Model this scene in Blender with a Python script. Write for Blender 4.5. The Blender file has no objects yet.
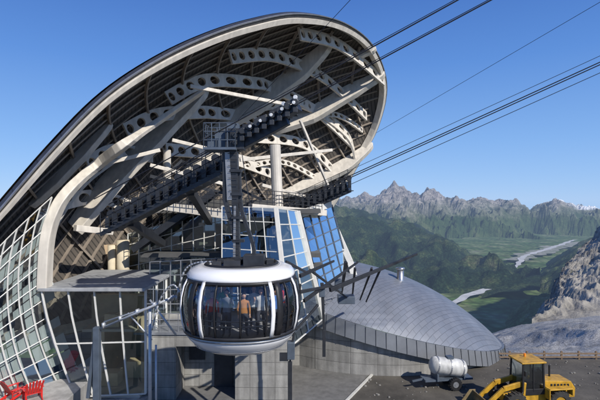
import bpy, bmesh, math, random
from mathutils import Vector as V, noise, Matrix
random.seed(4)
F=450.0; H=12.0
CAM=V((0,0,H))
def W(u,v,Y): return V(((u-300)/F*Y, Y, H-(v-200)/F*Y))
def lerp(a,b,t): return a*(1-t)+b*t
# ---------------------------------------------------------------- materials
def nodes(name):
    m=bpy.data.materials.new(name); m.use_nodes=True
    nt=m.node_tree; b=nt.nodes['Principled BSDF']; return m,nt,b
def N(nt,t,**k):
    n=nt.nodes.new(t)
    for a,b in k.items(): setattr(n,a,b)
    return n
def M(name,col,rough=.6,metal=0.,var=.15,scale=2.,bump=.0,bscale=20.,joint=None,coat=0,streak=0):
    m,nt,b=nodes(name); L=nt.links.new
    tc=N(nt,'ShaderNodeTexCoord'); no=N(nt,'ShaderNodeTexNoise'); no.inputs['Scale'].default_value=scale
    no.inputs['Detail'].default_value=8; no.inputs['Roughness'].default_value=.65
    L(tc.outputs['Object'],no.inputs['Vector'])
    r=N(nt,'ShaderNodeValToRGB'); r.color_ramp.elements[0].position=.3; r.color_ramp.elements[1].position=.7
    r.color_ramp.elements[0].color=[c*(1-var) for c in col]+[1]; r.color_ramp.elements[1].color=[min(1,c*(1+var)) for c in col]+[1]
    L(no.outputs['Fac'],r.inputs[0]); out=r.outputs[0]
    if joint:
        sx,sz,gap,dark=joint
        sep=N(nt,'ShaderNodeSeparateXYZ'); L(tc.outputs['Object'],sep.inputs[0])
        ad=N(nt,'ShaderNodeMath',operation='ADD'); L(sep.outputs[0],ad.inputs[0]); L(sep.outputs[1],ad.inputs[1])
        cb=N(nt,'ShaderNodeCombineXYZ'); L(ad.outputs[0],cb.inputs[0]); L(sep.outputs[2],cb.inputs[1])
        br=N(nt,'ShaderNodeTexBrick'); br.offset=0; br.inputs['Scale'].default_value=1
        br.inputs['Brick Width'].default_value=sx; br.inputs['Row Height'].default_value=sz; br.inputs['Mortar Size'].default_value=gap
        br.inputs['Color1'].default_value=(1,1,1,1); br.inputs['Color2'].default_value=(.8,.8,.8,1); br.inputs['Mortar'].default_value=(dark,dark,dark,1)
        L(cb.outputs[0],br.inputs['Vector'])
        mx=N(nt,'ShaderNodeMix',data_type='RGBA',blend_type='MULTIPLY'); mx.inputs[0].default_value=1
        L(out,mx.inputs[6]); L(br.outputs['Color'],mx.inputs[7]); out=mx.outputs[2]
    if streak:
        mp=N(nt,'ShaderNodeMapping'); mp.inputs['Scale'].default_value=(3,3,.25); L(tc.outputs['Object'],mp.inputs[0])
        n3=N(nt,'ShaderNodeTexNoise'); n3.inputs['Scale'].default_value=1; n3.inputs['Detail'].default_value=5; L(mp.outputs[0],n3.inputs['Vector'])
        r3=N(nt,'ShaderNodeMapRange'); r3.inputs[1].default_value=.3; r3.inputs[2].default_value=.7; r3.inputs[3].default_value=1-streak; r3.inputs[4].default_value=1.05; L(n3.outputs['Fac'],r3.inputs[0])
        mx=N(nt,'ShaderNodeMix',data_type='RGBA',blend_type='MULTIPLY'); mx.inputs[0].default_value=1
        L(out,mx.inputs[6]); L(r3.outputs[0],mx.inputs[7]); out=mx.outputs[2]
    L(out,b.inputs['Base Color'])
    b.inputs['Roughness'].default_value=rough; b.inputs['Metallic'].default_value=metal
    b.inputs['Coat Weight'].default_value=coat
    if bump:
        n2=N(nt,'ShaderNodeTexNoise'); n2.inputs['Scale'].default_value=bscale; n2.inputs['Detail'].default_value=6
        L(tc.outputs['Object'],n2.inputs['Vector']); bp=N(nt,'ShaderNodeBump'); bp.inputs['Strength'].default_value=bump
        bp.inputs['Distance'].default_value=.03
        L(n2.outputs['Fac'],bp.inputs['Height']); L(bp.outputs[0],b.inputs['Normal'])
    return m
def GLASS(name,tint,refl=(.9,.95,1),boost=.06,rough=.02):
    m,nt,b=nodes(name); L=nt.links.new
    tr=N(nt,'ShaderNodeBsdfTransparent'); tr.inputs[0].default_value=(*tint,1)
    gl=N(nt,'ShaderNodeBsdfGlossy'); gl.inputs['Roughness'].default_value=rough; gl.inputs[0].default_value=(*refl,1)
    fr=N(nt,'ShaderNodeFresnel'); fr.inputs[0].default_value=1.55
    ad=N(nt,'ShaderNodeMath',operation='ADD',use_clamp=True); ad.inputs[1].default_value=boost; L(fr.outputs[0],ad.inputs[0])
    mx=N(nt,'ShaderNodeMixShader'); L(ad.outputs[0],mx.inputs[0]); L(tr.outputs[0],mx.inputs[1]); L(gl.outputs[0],mx.inputs[2])
    L(mx.outputs[0],nt.nodes['Material Output'].inputs[0]); return m
beige=M('painted_steel_beige',(.66,.61,.53),.5,0,.10,1.2,.05,streak=.2)
beige2=M('steel_beige_mullion',(.62,.61,.57),.5,0,.08,2)
dark=M('dark_steel',(.035,.038,.045),.45,.3,.3,2)
midgrey=M('galvanised_steel',(.28,.29,.31),.45,.5,.2,3)
bluegrey=M('bluegrey_steel',(.10,.125,.16),.5,.3,.2,2)
white=M('white_paint',(.80,.80,.80),.22,0,.03,2,coat=.5)
black=M('black_rubber',(.015,.015,.017),.5,0,.3,4)
conc=M('concrete_panels',(.34,.33,.305),.85,0,.25,.9,.3,12,joint=(1.5,.75,.016,.4),streak=.4)
concp=M('concrete_plain',(.33,.32,.30),.85,0,.22,.7,.3,10,streak=.3)
paving=M('paving_concrete',(.30,.295,.285),.85,0,.25,.8,.2,14,joint=(1.2,1.2,.02,.5),streak=.2)
cladd=M('dark_roof_cladding',(.065,.066,.07),.45,.4,.2,1.5,joint=(1.4,50,.03,.5))
yellow=M('yellow_machine_paint',(.56,.31,.025),.45,0,.25,3,.08,streak=.4)
red=M('red_plastic',(.6,.02,.015),.4,0,.08,4)
wood=M('weathered_wood',(.20,.14,.09),.8,0,.3,5,.2)
warm=M('warm_interior_wall',(.62,.46,.30),.7,0,.15,1)
roomfloor=M('room_floor',(.45,.41,.35),.6,0,.15,1)
g_dark=GLASS('cabin_glass',(.84,.85,.86),boost=.04)
g_wall=GLASS('curtain_glass',(.52,.62,.62),boost=.12)
g_blue=GLASS('reflective_glass',(.32,.38,.42),(.86,.92,.93),boost=.20)
g_green=GLASS('green_glass',(.80,.88,.84),boost=.10)
g_shell=GLASS('shell_glass',(.78,.84,.83),boost=.20)
# ---------------------------------------------------------------- mesh builder
class B:
    def __init__(s): s.v=[]; s.f=[]
    def add(s,vs,fs):
        o=len(s.v); s.v+= [V(p) for p in vs]; s.f+=[tuple(i+o for i in f) for f in fs]; return s
    def hexa(s,a,b): # two 4-rings
        return s.add(a+b,[(0,1,2,3),(7,6,5,4),(0,4,5,1),(1,5,6,2),(2,6,7,3),(3,7,4,0)])
    def box(s,c,d,rz=0):
        c=V(c); R=Matrix.Rotation(rz,3,'Z'); x,y,z=[k/2 for k in d]
        q=lambda a,b,e: c+R@V((a*x,b*y,e*z))
        return s.hexa([q(-1,-1,-1),q(1,-1,-1),q(1,1,-1),q(-1,1,-1)],[q(-1,-1,1),q(1,-1,1),q(1,1,1),q(-1,1,1)])
    def beam(s,p,q,w,h,up=(0,0,1),w2=None,h2=None):
        p=V(p);q=V(q);t=(q-p).normalized(); up=V(up)
        if abs(t.dot(up))>.98: up=V((0,1,0))
        a=t.cross(up).normalized(); b=a.cross(t)
        w2=w2 or w; h2=h2 or h
        r=lambda c,w,h:[c-a*w/2-b*h/2,c+a*w/2-b*h/2,c+a*w/2+b*h/2,c-a*w/2+b*h/2]
        return s.hexa(r(p,w,h),r(q,w2,h2))
    def tube(s,p,q,r,r2=None,n=10):
        p=V(p);q=V(q);t=(q-p).normalized(); r2=r if r2 is None else r2
        a=t.orthogonal().normalized(); b=t.cross(a)
        vs=[]
        for c,rr in((p,r),(q,r2)):
            vs+=[c+(a*math.cos(k*2*math.pi/n)+b*math.sin(k*2*math.pi/n))*rr for k in range(n)]
        fs=[(k,(k+1)%n,n+(k+1)%n,n+k) for k in range(n)]+[tuple(range(n))[::-1],tuple(range(n,2*n))]
        return s.add(vs,fs)
    def path(s,pts,r,n=8):
        for a,b in zip(pts,pts[1:]): s.tube(a,b,r,None,n)
        return s
    def slab(s,poly,vec):
        n=len(poly); poly=[V(p) for p in poly]; vec=V(vec)
        return s.add(poly+[p+vec for p in poly],[tuple(range(n))[::-1],tuple(range(n,2*n))]+[(k,(k+1)%n,n+(k+1)%n,n+k) for k in range(n)])
    def lathe(s,c,prof,n=48,sx=1,sy=1,a0=0,a1=2*math.pi,ex=2.0):
        c=V(c); full=abs(a1-a0-2*math.pi)<1e-4; m=n if full else n+1; vs=[]
        for r,z in prof:
            for k in range(m):
                a=a0+(a1-a0)*k/n; ca,sa=math.cos(a),math.sin(a)
                q=(abs(ca)**ex+abs(sa)**ex)**(-1/ex)
                vs.append(c+V((ca*q*r*sx,sa*q*r*sy,z)))
        fs=[]
        for j in range(len(prof)-1):
            for k in range(n):
                k2=(k+1)%m; fs.append((j*m+k,j*m+k2,(j+1)*m+k2,(j+1)*m+k))
        return s.add(vs,fs)
    def loft(s,rings,caps=True):
        n=len(rings[0]); vs=[p for r in rings for p in r]; fs=[]
        for j in range(len(rings)-1):
            for k in range(n): fs.append((j*n+k,j*n+(k+1)%n,(j+1)*n+(k+1)%n,(j+1)*n+k))
        if caps: fs+= [tuple(range(n))[::-1],tuple(range((len(rings)-1)*n,len(rings)*n))]
        return s.add(vs,fs)
    def rail(s,p,q,h=1.1,n=6,r=.03,rows=3):
        p=V(p);q=V(q);up=V((0,0,h))
        for k in range(n+1):
            c=p.lerp(q,k/n); s.tube(c,c+up,r,None,6)
        for j in range(1,rows+1): s.tube(p+up*j/rows,q+up*j/rows,r,None,6)
        return s
    def make(s,name,mat,parent=None,smooth=False,bevel=0,solid=0,fixn=True):
        me=bpy.data.meshes.new(name); me.from_pydata([tuple(p) for p in s.v],[],s.f)
        if fixn:
            bm=bmesh.new(); bm.from_mesh(me); bmesh.ops.recalc_face_normals(bm,faces=bm.faces); bm.to_mesh(me); bm.free()
        me.materials.append(mat)
        if smooth: me.polygons.foreach_set('use_smooth',[True]*len(me.polygons))
        o=bpy.data.objects.new(name,me); bpy.context.collection.objects.link(o)
        if parent: o.parent=parent
        if solid:
            md=o.modifiers.new('s','SOLIDIFY'); md.thickness=solid; md.offset=0
        if bevel:
            md=o.modifiers.new('b','BEVEL'); md.width=bevel; md.segments=2; md.limit_method='ANGLE'
        return o
def E(name):
    o=bpy.data.objects.new(name,None); bpy.context.collection.objects.link(o); return o
def cat(pts,n,closed=False):
    out=[]; m=len(pts); segs=m if closed else m-1
    for i in range(segs):
        g=(lambda k: pts[k%m]) if closed else (lambda k: pts[max(0,min(m-1,k))])
        a,b,c,d=g(i-1),g(i),g(i+1),g(i+2)
        for k in range(n):
            t=k/n; out.append(.5*((2*b)+(c-a)*t+(2*a-5*b+4*c-d)*t*t+(3*b-a-3*c+d)*t**3))
    if not closed: out.append(pts[-1])
    return out
# ---------------------------------------------------------------- station canopy geometry
nrm=V((-213,150.6,125.2)).normalized(); P2=W(0,205,23)
def ray(u,v): return V(((u-300)/F,1,-(v-200)/F))
def plane(u,v):
    d=ray(u,v); t=(P2-CAM).dot(nrm)/d.dot(nrm); return CAM+d*t
rimpx=[(0,207),(50,149),(100,98),(150,63),(200,38),(250,21),(300,13),(345,23),(374,48),(386,86),(378,125),(360,160),(338,198),(318,226),(285,255),(230,285),(150,312),(60,335),(-10,340),(-50,325),(-58,290),(-37,250)]
rim=cat([plane(*p) for p in rimpx],8,True)
O=V((0,0,0))
for p in rim: O+=p
O/=len(rim)
e1=V((1,0,0)); e1=(e1-nrm*e1.dot(nrm)).normalized(); e2=nrm.cross(e1)
tab=sorted((math.atan2((p-O).dot(e2),(p-O).dot(e1)),(p-O).length) for p in rim)
def R(th):
    th=(th+math.pi)%(2*math.pi)-math.pi
    n=len(tab)
    for i in range(n):
        if tab[i][0]>=th: a,b=tab[i-1],tab[i]; break
    else: a,b=tab[-1],tab[0]
    d=(b[0]-a[0])%(2*math.pi); t=((th-a[0])%(2*math.pi))/d if d>1e-6 else 0
    return a[1]*(1-t)+b[1]*t
D=6.5
def hb(rho): return D*(1-min(1,rho)**2.3)
def bowl(th,rho,off=0): return O+(e1*math.cos(th)+e2*math.sin(th))*R(th)*rho+nrm*(hb(rho)-off)
def hit(u,v,off=.1):
    d=ray(u,v); lo=10.; hi=90.
    def g(t):
        p=CAM+d*t-O; x=p.dot(e1); y=p.dot(e2); rr=math.hypot(x,y)/R(math.atan2(y,x))
        return p.dot(nrm)-(hb(rr)-off)
    for _ in range(40):
        m=(lo+hi)/2
        if g(m)>0: hi=m
        else: lo=m
    return CAM+d*lo
station=E('cable_car_station')
# deck (inner) with slat pattern material
m_deck,nt,bs=nodes('canopy_soffit_boards'); L=nt.links.new
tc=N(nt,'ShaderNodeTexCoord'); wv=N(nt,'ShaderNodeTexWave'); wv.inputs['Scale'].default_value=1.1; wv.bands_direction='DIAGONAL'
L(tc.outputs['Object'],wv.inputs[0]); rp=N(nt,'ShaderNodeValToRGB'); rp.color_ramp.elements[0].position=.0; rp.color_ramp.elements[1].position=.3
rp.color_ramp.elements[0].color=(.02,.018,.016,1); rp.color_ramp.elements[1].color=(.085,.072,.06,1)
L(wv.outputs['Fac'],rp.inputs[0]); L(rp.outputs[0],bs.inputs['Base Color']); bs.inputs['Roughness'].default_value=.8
nth,nr=120,22
b=B(); vs=[];fs=[]
for j in range(nr+1):
    for k in range(nth): vs.append(bowl(-math.pi+2*math.pi*k/nth,j/nr))
for j in range(nr):
    for k in range(nth): fs.append((j*nth+k,j*nth+(k+1)%nth,(j+1)*nth+(k+1)%nth,(j+1)*nth+k))
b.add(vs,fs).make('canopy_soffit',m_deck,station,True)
b=B(); vs=[]
for j in range(nr+1):
    for k in range(nth):
        vs.append(bowl(-math.pi+2*math.pi*k/nth,j/nr)+nrm*.45)
b.add(vs,fs).make('canopy_roof_skin',cladd,station,True)
# rim
bo=B(); bi=B(); r1=[];r2=[]; lip=[]
for k in range(176):
    th=-math.pi+2*math.pi*k/176; d=(e1*math.cos(th)+e2*math.sin(th)); Rr=R(th); c=O+d*Rr
    g=.9 if c.y>34 else max(.52,.52+.38*(c.y-24)/10)   # slimmer towards the low tip
    r1.append([c-d*.36*g-nrm*.12,c-nrm*.12+d*.0,c+nrm*.5*g,c-d*.36*g+nrm*.3])
    r2.append([c-d*.86*g-nrm*.3,c-d*.39*g-nrm*.3,c-d*.39*g+nrm*.35,c-d*.86*g+nrm*.35])
    lip.append([c-d*.06-nrm*.17,c+d*.02-nrm*.17,c+d*.02-nrm*.05,c-d*.06-nrm*.05])
for r_ in (r1,r2,lip): r_.append(r_[0])
bo.loft(r1,False).make('rim_cladding',cladd,station)
bi.loft(r2,False).make('rim_edge_beam',beige,station)
B().loft(lip,False).make('rim_drip_edge',midgrey,station)
# fins
fin=B()
def addfin(px,w=.6,dep=1.8,off=.05,t0=.35,t1=.25):
    pts=cat([hit(u,v,off) for u,v in px],8); n=len(pts); rings=[]
    for i,p in enumerate(pts):
        t=(pts[min(i+1,n-1)]-pts[max(i-1,0)]).normalized(); s=t.cross(nrm).normalized()
        x=i/(n-1); k=lerp(t0,1,min(1,x/.3))*lerp(t1,1,min(1,(1-x)/.35)**.7)
        rings.append([p-s*w/2,p+s*w/2,p+s*w/2-nrm*dep*k,p-s*w/2-nrm*dep*k])
    fin.loft(rings)
addfin([(70,224),(100,182),(150,132),(204,88)],.55,2.0,t0=.7)
addfin([(212,130),(250,100),(290,70),(326,42)],.65,2.1)
addfin([(272,130),(305,112),(345,88),(381,72)],.6,1.9)
addfin([(280,194),(310,178),(340,162),(370,143)],.6,1.7)
addfin([(30,205),(55,175),(80,150),(110,122)],.4,1.0)
addfin([(160,200),(190,165),(225,140)],.5,1.5)
addfin([(345,60),(362,52),(374,47)],.4,.8)
fin.make('canopy_fin_ribs',beige,station,False,.04)
# perforated ribs
perf=B()
def addperf(px,dep=1.1,cells=None,off=.15,hr=.31):
    c3=cat([hit(u,v,off) for u,v in px],10); n=len(c3)
    tot=sum((c3[i+1]-c3[i]).length for i in range(n-1)); cells=max(3,int(tot/(1.15*dep)))
    def at(x):
        f=x*(n-1); i=min(n-2,int(f)); return c3[i].lerp(c3[i+1],f-i)
    def q(x,y):
        p=at(max(0,min(1,x))); t=(at(min(1,x+.02))-at(max(0,x-.02))).normalized(); s=t.cross(nrm).normalized()
        if s.z>0: s=-s
        return p-nrm*(dep*y*.55)+s*(dep*y*.8)
    for c in range(cells):
        vs=[]
        K=16
        for k in range(K):
            a=2*math.pi*k/K; ca,sa=math.cos(a),math.sin(a); m=max(abs(ca),abs(sa))
            vs.append(q((c+.5+.5*ca/m)/cells,.5+.5*sa/m))
        for k in range(K):
            a=2*math.pi*k/K; vs.append(q((c+.5+hr*math.cos(a))/cells,.5+hr*math.sin(a)))
        perf.add(vs,[(k,(k+1)%K,K+(k+1)%K,K+k) for k in range(K)])
for px in [[(164,92),(205,74),(262,78)],[(262,78),(310,102),(352,140)],[(228,50),(275,50),(325,74),(366,112)],[(298,27),(340,40),(383,76)],
           [(122,124),(158,108),(205,106)],[(84,158),(112,144),(152,150)],[(255,101),(300,98),(345,128),(356,160)],[(255,132),(305,140),(338,172)],
           [(165,143),(220,150),(270,168)],[(60,195),(100,190),(140,205)],[(205,106),(245,112),(270,126)]]:
    addperf(px)
addperf([(44,226),(62,196),(84,172),(112,152)],.8)
for px in [[(240,165),(285,160),(330,185)],[(300,118),(335,112),(362,128)]]:
    addperf(px,.6,None,.3)
perf.make('canopy_perforated_ribs',beige,station,False,0,.2)
pur=B()
t=(plane(325,43)-plane(212,130)).normalized(); s=t.cross(nrm).normalized()
for k in range(38):
    x=-15+k*.85; prev=None
    for i in range(45):
        p=O+s*x+t*(-24+i*1.1); xx=(p-O).dot(e1); yy=(p-O).dot(e2); rr=math.hypot(xx,yy)/R(math.atan2(yy,xx))
        if rr<.97:
            q=p+nrm*(hb(rr)-.1)
            if prev is not None: pur.beam(prev,q,.10,.2,nrm)
            prev=q
        else: prev=None
for k in range(16):
    x=-24+k*3.2; prev=None
    for i in range(34):
        p=O+t*x+s*(-17+i*1.05); xx=(p-O).dot(e1); yy=(p-O).dot(e2); rr=math.hypot(xx,yy)/R(math.atan2(yy,xx))
        if rr<.97:
            q=p+nrm*(hb(rr)-.26)
            if prev is not None: pur.beam(prev,q,.14,.2,nrm)
            prev=q
        else: prev=None
pur.make('canopy_purlins',M('purlin_steel',(.25,.21,.17),.6),station)
# slender straight struts below the soffit
st=B()
for a,c in [((172,140,33),(255,160,36)),((190,86,31),(296,106,36)),((240,160,33),(332,150,40)),((150,165,32),(232,186,34)),((100,165,30),(160,150,32)),((262,185,36),(318,200,40)),((300,120,38),(330,190,42))]:
    st.beam(W(*a),W(*c),.17,.26)
st.tube(W(275,145,33),W(278,212,33),.4,n=16); st.tube(W(167,150,35),W(167,232,35),.3,n=14); st.tube(W(232,128,35),W(236,210,35),.25,n=14)
st.beam(W(160,205,31),W(250,218,31),.5,.6); st.beam(W(250,207,31),W(325,213,35),.5,.45)
st.beam(W(75,228,28),W(112,232,30),.4,.4); st.beam(W(105,232,30),W(165,206,31),.4,.4)
st.make('canopy_struts_and_columns',beige,station,False,.03)
# left arch rib: runs from the glass shell up into the first fin
ar=[hit(204,90,2.2),hit(160,120,2.4),hit(126,143,3.2),W(98,164,28.5),W(73,186,26.8),W(57,208,26),W(47,240,25.6),W(44,290,25.6)]
ac=cat(ar,6); rings=[]
for i,p in enumerate(ac):
    t_=(ac[min(i+1,len(ac)-1)]-ac[max(i-1,0)]).normalized(); s_=t_.cross(V((0,1,0))).normalized()
    w=.1+.18*min(1,i/14); rings.append([p-s_*w+V((0,-.3,0)),p+s_*w+V((0,-.3,0)),p+s_*w+V((0,.4,0)),p-s_*w+V((0,.4,0))])
b=B(); b.loft(rings).make('arch_rib',beige,station,False,.05)
# ---------------------------------------------------------------- glazed surfaces
def grid(name,P,ns,nt_,gm,mm,w=.12,sub=2,tl=.015):
    g=B(); A,C=ns*sub,nt_*sub
    # every pane is a separate, very slightly tilted sheet, as real glazing is
    for j in range(nt_):
        for i in range(ns):
            j0,j1,j3=[V((0,random.uniform(-tl,tl),0)) for _ in range(3)]
            jt=[j0,j1,j1+j3-j0,j3]
            q0,q1,q3=P(i/ns,j/nt_),P((i+1)/ns,j/nt_),P(i/ns,(j+1)/nt_); q2=P((i+1)/ns,(j+1)/nt_)
            g.add([q0+jt[0],q1+jt[1],q2+jt[2],q3+jt[3]],[(0,1,2,3)])
    g.make(name+'_glass',gm,station)
    m=B()
    for i in range(ns+1):
        for j in range(C): m.beam(P(i/ns,j/C),P(i/ns,(j+1)/C),w,w*1.6,(0,1,0))
    for j in range(nt_+1):
        for i in range(A): m.beam(P(i/A,j/nt_),P((i+1)/A,j/nt_),w*.8,w*1.4,(0,1,0))
    m.make(name+'_mullions',mm,station)
def bil(a,b_,c,d): # tl,tr,br,bl
    return lambda s,t: lerp(lerp(a,b_,s),lerp(d,c,s),t)
def shellP(s,t):
    Lp=lerp(W(-70,347,22.5),W(-70,440,22),t)
    a,c,d=W(52,197,25.6),W(16,300,25.2),W(84,402,26.6)
    Rp=a*(1-t)**2+c*2*t*(1-t)+d*t*t
    p=lerp(Lp,Rp,s); return p+V((-.3,-1.6,0))*math.sin(math.pi*s)*.6
grid('left_shell',shellP,13,12,g_shell,beige2,.05)
m_backing=M('added_pale_backing',(.52,.54,.53),.9,0,.15,.6)  # pale panels added behind the panes so the glass reads bright
bl=B()
for i in range(13):
    for j in range(12):
        if random.random()<.72:
            o_=V((.35,.7,0)); a=.04; e_=random.choice([1,1,1,.6]); q=lambda x,y: shellP(x/13,y/12)+o_
            bl.add([q(i+a,j+a),q(i+1-a,j+a),q(i+1-a,j+e_-a),q(i+a,j+e_-a)],[(0,1,2,3)])
bl.make('shell_added_backing',m_backing,station)
# left glass box (restaurant)
gb0=W(42,291,25.4); gb1=W(148,287,26.2)
bx=B()
zt=gb0.z; x0=gb0.x; x1=gb1.x
grid('glass_room_front',lambda s,t: V((lerp(x0+1.9*t**1.3,x1,s),25.4+.4*s,lerp(zt,.9,t))),4,2,g_green,beige2,.085)
grid('glass_room_side',lambda s,t: V((x1,25.8+6*s,lerp(zt,.9,t))),3,3,g_green,beige2,.10)
bx.box(((x0+x1)/2,28.6,zt+.09),(x1-x0+.3,6.8,.18)).make('glass_room_roof',M('room_roof_grey',(.34,.35,.36),.6,0,.2,1,streak=.2),station,False,.03)
B().box(((x0+x1)/2-.3,29,.8),(x1-x0,6.6,.2)).box(((x0+x1)/2+.3,29.9,3.9),(x1-x0-1.5,4.0,.16)).make('glass_room_floors',roomfloor,station)
B().box(((x0+x1)/2,31.6,2.9),(x1-x0,.3,5)).make('glass_room_back_wall',warm,station)
ctr=B().box((x0+2.2,29.6,2.4),(.3,3,3.0)).box((x0+4.4,28.5,1.4),(1.4,.8,1.0)).box((x0+3.2,27.2,1.3),(1,.8,.75))
for k in range(9): ctr.box((x0+2+random.uniform(0,4),random.uniform(26.8,30),random.choice([.9,4])+.4),(random.uniform(.3,.8),.5,random.uniform(.6,.9)))
ctr.make('glass_room_furniture',warm,station)
B().box(((x0+x1)/2+.8,28.8,.35),(x1-x0-1.4,6.9,.7)).make('glass_room_plinth',conc,station)
# interior curtain wall
grid('hall_curtain',bil(W(128,234,34),W(226,206,34),W(226,300,34),W(128,310,34)),9,7,g_wall,beige2,.07,tl=.006)
grid('hall_curtain_low',bil(W(150,262,30),W(222,258,30),W(222,334,30),W(150,332,30)),7,5,g_wall,midgrey,.06,tl=.006)
B().box((W(90,258,33).x,35,7),(3.8,2,3.2)).make('inner_room',warm,station)
# dark service core behind the round columns
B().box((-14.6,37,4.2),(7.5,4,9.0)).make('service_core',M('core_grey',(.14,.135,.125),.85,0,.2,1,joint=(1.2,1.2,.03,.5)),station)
B().tube(W(123,240,33),W(123,300,33),.45,n=16).tube(W(112,245,33),W(112,300,33),.3,n=16).make('inner_round_columns',M('plaster_cream',(.6,.52,.38),.8),station,True)
# central leaning glass prism
A1,A2,A3,A4=W(222,206,29),W(276,208,29),W(291,346,27.2),W(222,338,27.2)
grid('prism_front',bil(A1,A2,A3,A4),4,9,g_blue,beige2,.06,tl=.008)
C2,C3=W(298,211,31.5),W(324,318,31.5)
grid('prism_side',bil(A2,C2,C3,A3),2,8,g_blue,beige2,.08,tl=.01)
grid('east_glazing',bil(W(302,216,34),W(332,205,36),W(356,296,36),W(326,318,33)),4,8,g_blue,bluegrey,.10,tl=.01)
m=B(); m.beam(A2,A3,.3,.4,(0,1,0)); m.beam(C2,C3,.3,.45,(0,1,0))
for i,(a,c) in enumerate([((322,203,37),(337,232,36.5)),((337,232,36.5),(350,262,36)),((350,262,36),(362,305,35))]): m.beam(W(*a),W(*c),.5,.6,(0,1,0))
m.beam(W(300,214,33.5),W(330,204,36),.4,.5); m.make('prism_edge_mullions',beige2,station,False,.03)
# internal floors, dark volumes behind the glass
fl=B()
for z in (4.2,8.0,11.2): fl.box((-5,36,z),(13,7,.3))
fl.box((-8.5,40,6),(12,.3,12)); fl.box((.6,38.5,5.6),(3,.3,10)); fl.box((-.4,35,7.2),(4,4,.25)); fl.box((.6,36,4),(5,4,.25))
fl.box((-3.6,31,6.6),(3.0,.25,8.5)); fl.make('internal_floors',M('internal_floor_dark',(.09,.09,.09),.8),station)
ft=B()
for k in range(34):
    x=random.uniform(-11,-1.5); z=random.choice([4.4,8.2]); w=random.uniform(.3,1.2); h=random.uniform(.6,2.2); ft.box((x,random.uniform(34.6,38),z+h/2),(w,.5,h))
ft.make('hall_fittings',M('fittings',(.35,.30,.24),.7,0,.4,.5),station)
# stairs and galleries inside the hall
sr=B(); sa,sb=W(132,250,31.5),W(214,192,31.5)
sr.beam(sa,sb,.12,.45); sr.beam(sa+V((0,1.4,0)),sb+V((0,1.4,0)),.12,.45)
for k in range(24):
    q=lerp(sa,sb,(k+.5)/24); sr.box(q+V((0,.7,.1)),(.3,1.4,.05))
sr.rail(sa+V((0,0,.2)),sb+V((0,0,.2)),1.0,12,.025); sr.rail(W(163,206,30.5),W(252,215,30.5),1.1,14,.025,4); sr.rail(W(252,205,31),W(322,210,34.5),1.1,10,.025,4)
sr.beam(W(150,176,34),W(236,196,36),.14,.25); sr.beam(W(180,160,36),W(262,200,36),.12,.2); sr.beam(W(140,200,34),W(182,160,36),.12,.2)
for k in range(6):
    q=W(178+k*24,212+k*1.2,33); sr.tube(q,q+V((0,0,-.7)),.05); sr.box(q+V((0,0,-.8)),(.4,.4,.2))
sr.make('hall_stairs_and_galleries',dark,station)
# ---------------------------------------------------------------- concrete base
c=B()
c.box((-8.2,28.6,1.95),(1.5,3.2,3.9)); c.box((-2.2,28.6,1.95),(3.4,3.2,3.9)); c.box((-5.7,28.6,3.55),(3.5,3.2,.7)); c.box((-5.7,29.6,1.6),(3.5,1.2,3.2))
c.box((1.5,33.2,1.85),(4.4,1.2,3.7)); c.box((2.9,34.5,2.3),(1.6,2.5,4.6))
c.make('concrete_base',conc,station,False,.02)
B().box((-4.9,28.9,1.25),(1.2,.1,2.5)).box((-6.6,28.9,2.2),(1.0,.1,.9)).box((-.95,27.0,2.6),(.5,.06,.5)).box((1.2,32.55,1.1),(1.1,.08,2.2)).make('base_doors',dark,station)
B().box((-2.2,28.6,4.0),(3.7,3.4,.14)).box((-7,28.6,4.0),(5.9,3.4,.14)).make('base_coping',midgrey,station)
B().box((-4.5,32,4.3),(10,5,.3)).make('dock_floor',concp,station)
B().rail((-9,27.1,4.05),(-4,27.1,4.05),1.1,9).rail((-.3,30.5,4.0),(3.4,33,4.0),1.0,7).make('base_railings',midgrey,station)
# ---------------------------------------------------------------- rope saddles
d=V((2.58,-1,1.18))
def saddle(p0,t0,t1,sc=1):
    a=p0+d*t0; c_=p0+d*t1
    s=B(); s.beam(a,c_,.8*sc,.75*sc)
    for k in range(14):
        q=lerp(a,c_,k/13); s.box(q+V((0,-.55*sc,.15)),(.2,.35,.55*sc)); s.tube(q+V((0,-.3,.6*sc)),q+V((0,.3,.6*sc)),.2*sc,n=10)
    for k in range(16):
        q=lerp(a,c_,k/15); s.box(q+V((0,-1.1*sc,-.35*sc)),(.4,.9*sc,.06))
    s.rail(a+V((0,-1.5*sc,-.4)),c_+V((0,-1.5*sc,-.4)),1.1,9,.022); s.rail(a+V((0,.7*sc,.4)),c_+V((0,.7*sc,.4)),1.0,9,.022)
    s.beam(a+V((0,-1.5*sc,-.4)),c_+V((0,-1.5*sc,-.4)),.06,.2)
    for f in (.15,.7):
        q=lerp(a,c_,f); s.beam(q+V((0,.3,-.3)),q+V((-.6,8,-2.2)),.35,.45)
    return s
saddle(W(226,166,21.5),-2.5,.0).make('rope_saddle_front',dark,station)
saddle(W(285,215,38),-.3,2.0,1.1).make('rope_saddle_rear',dark,station)
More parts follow.
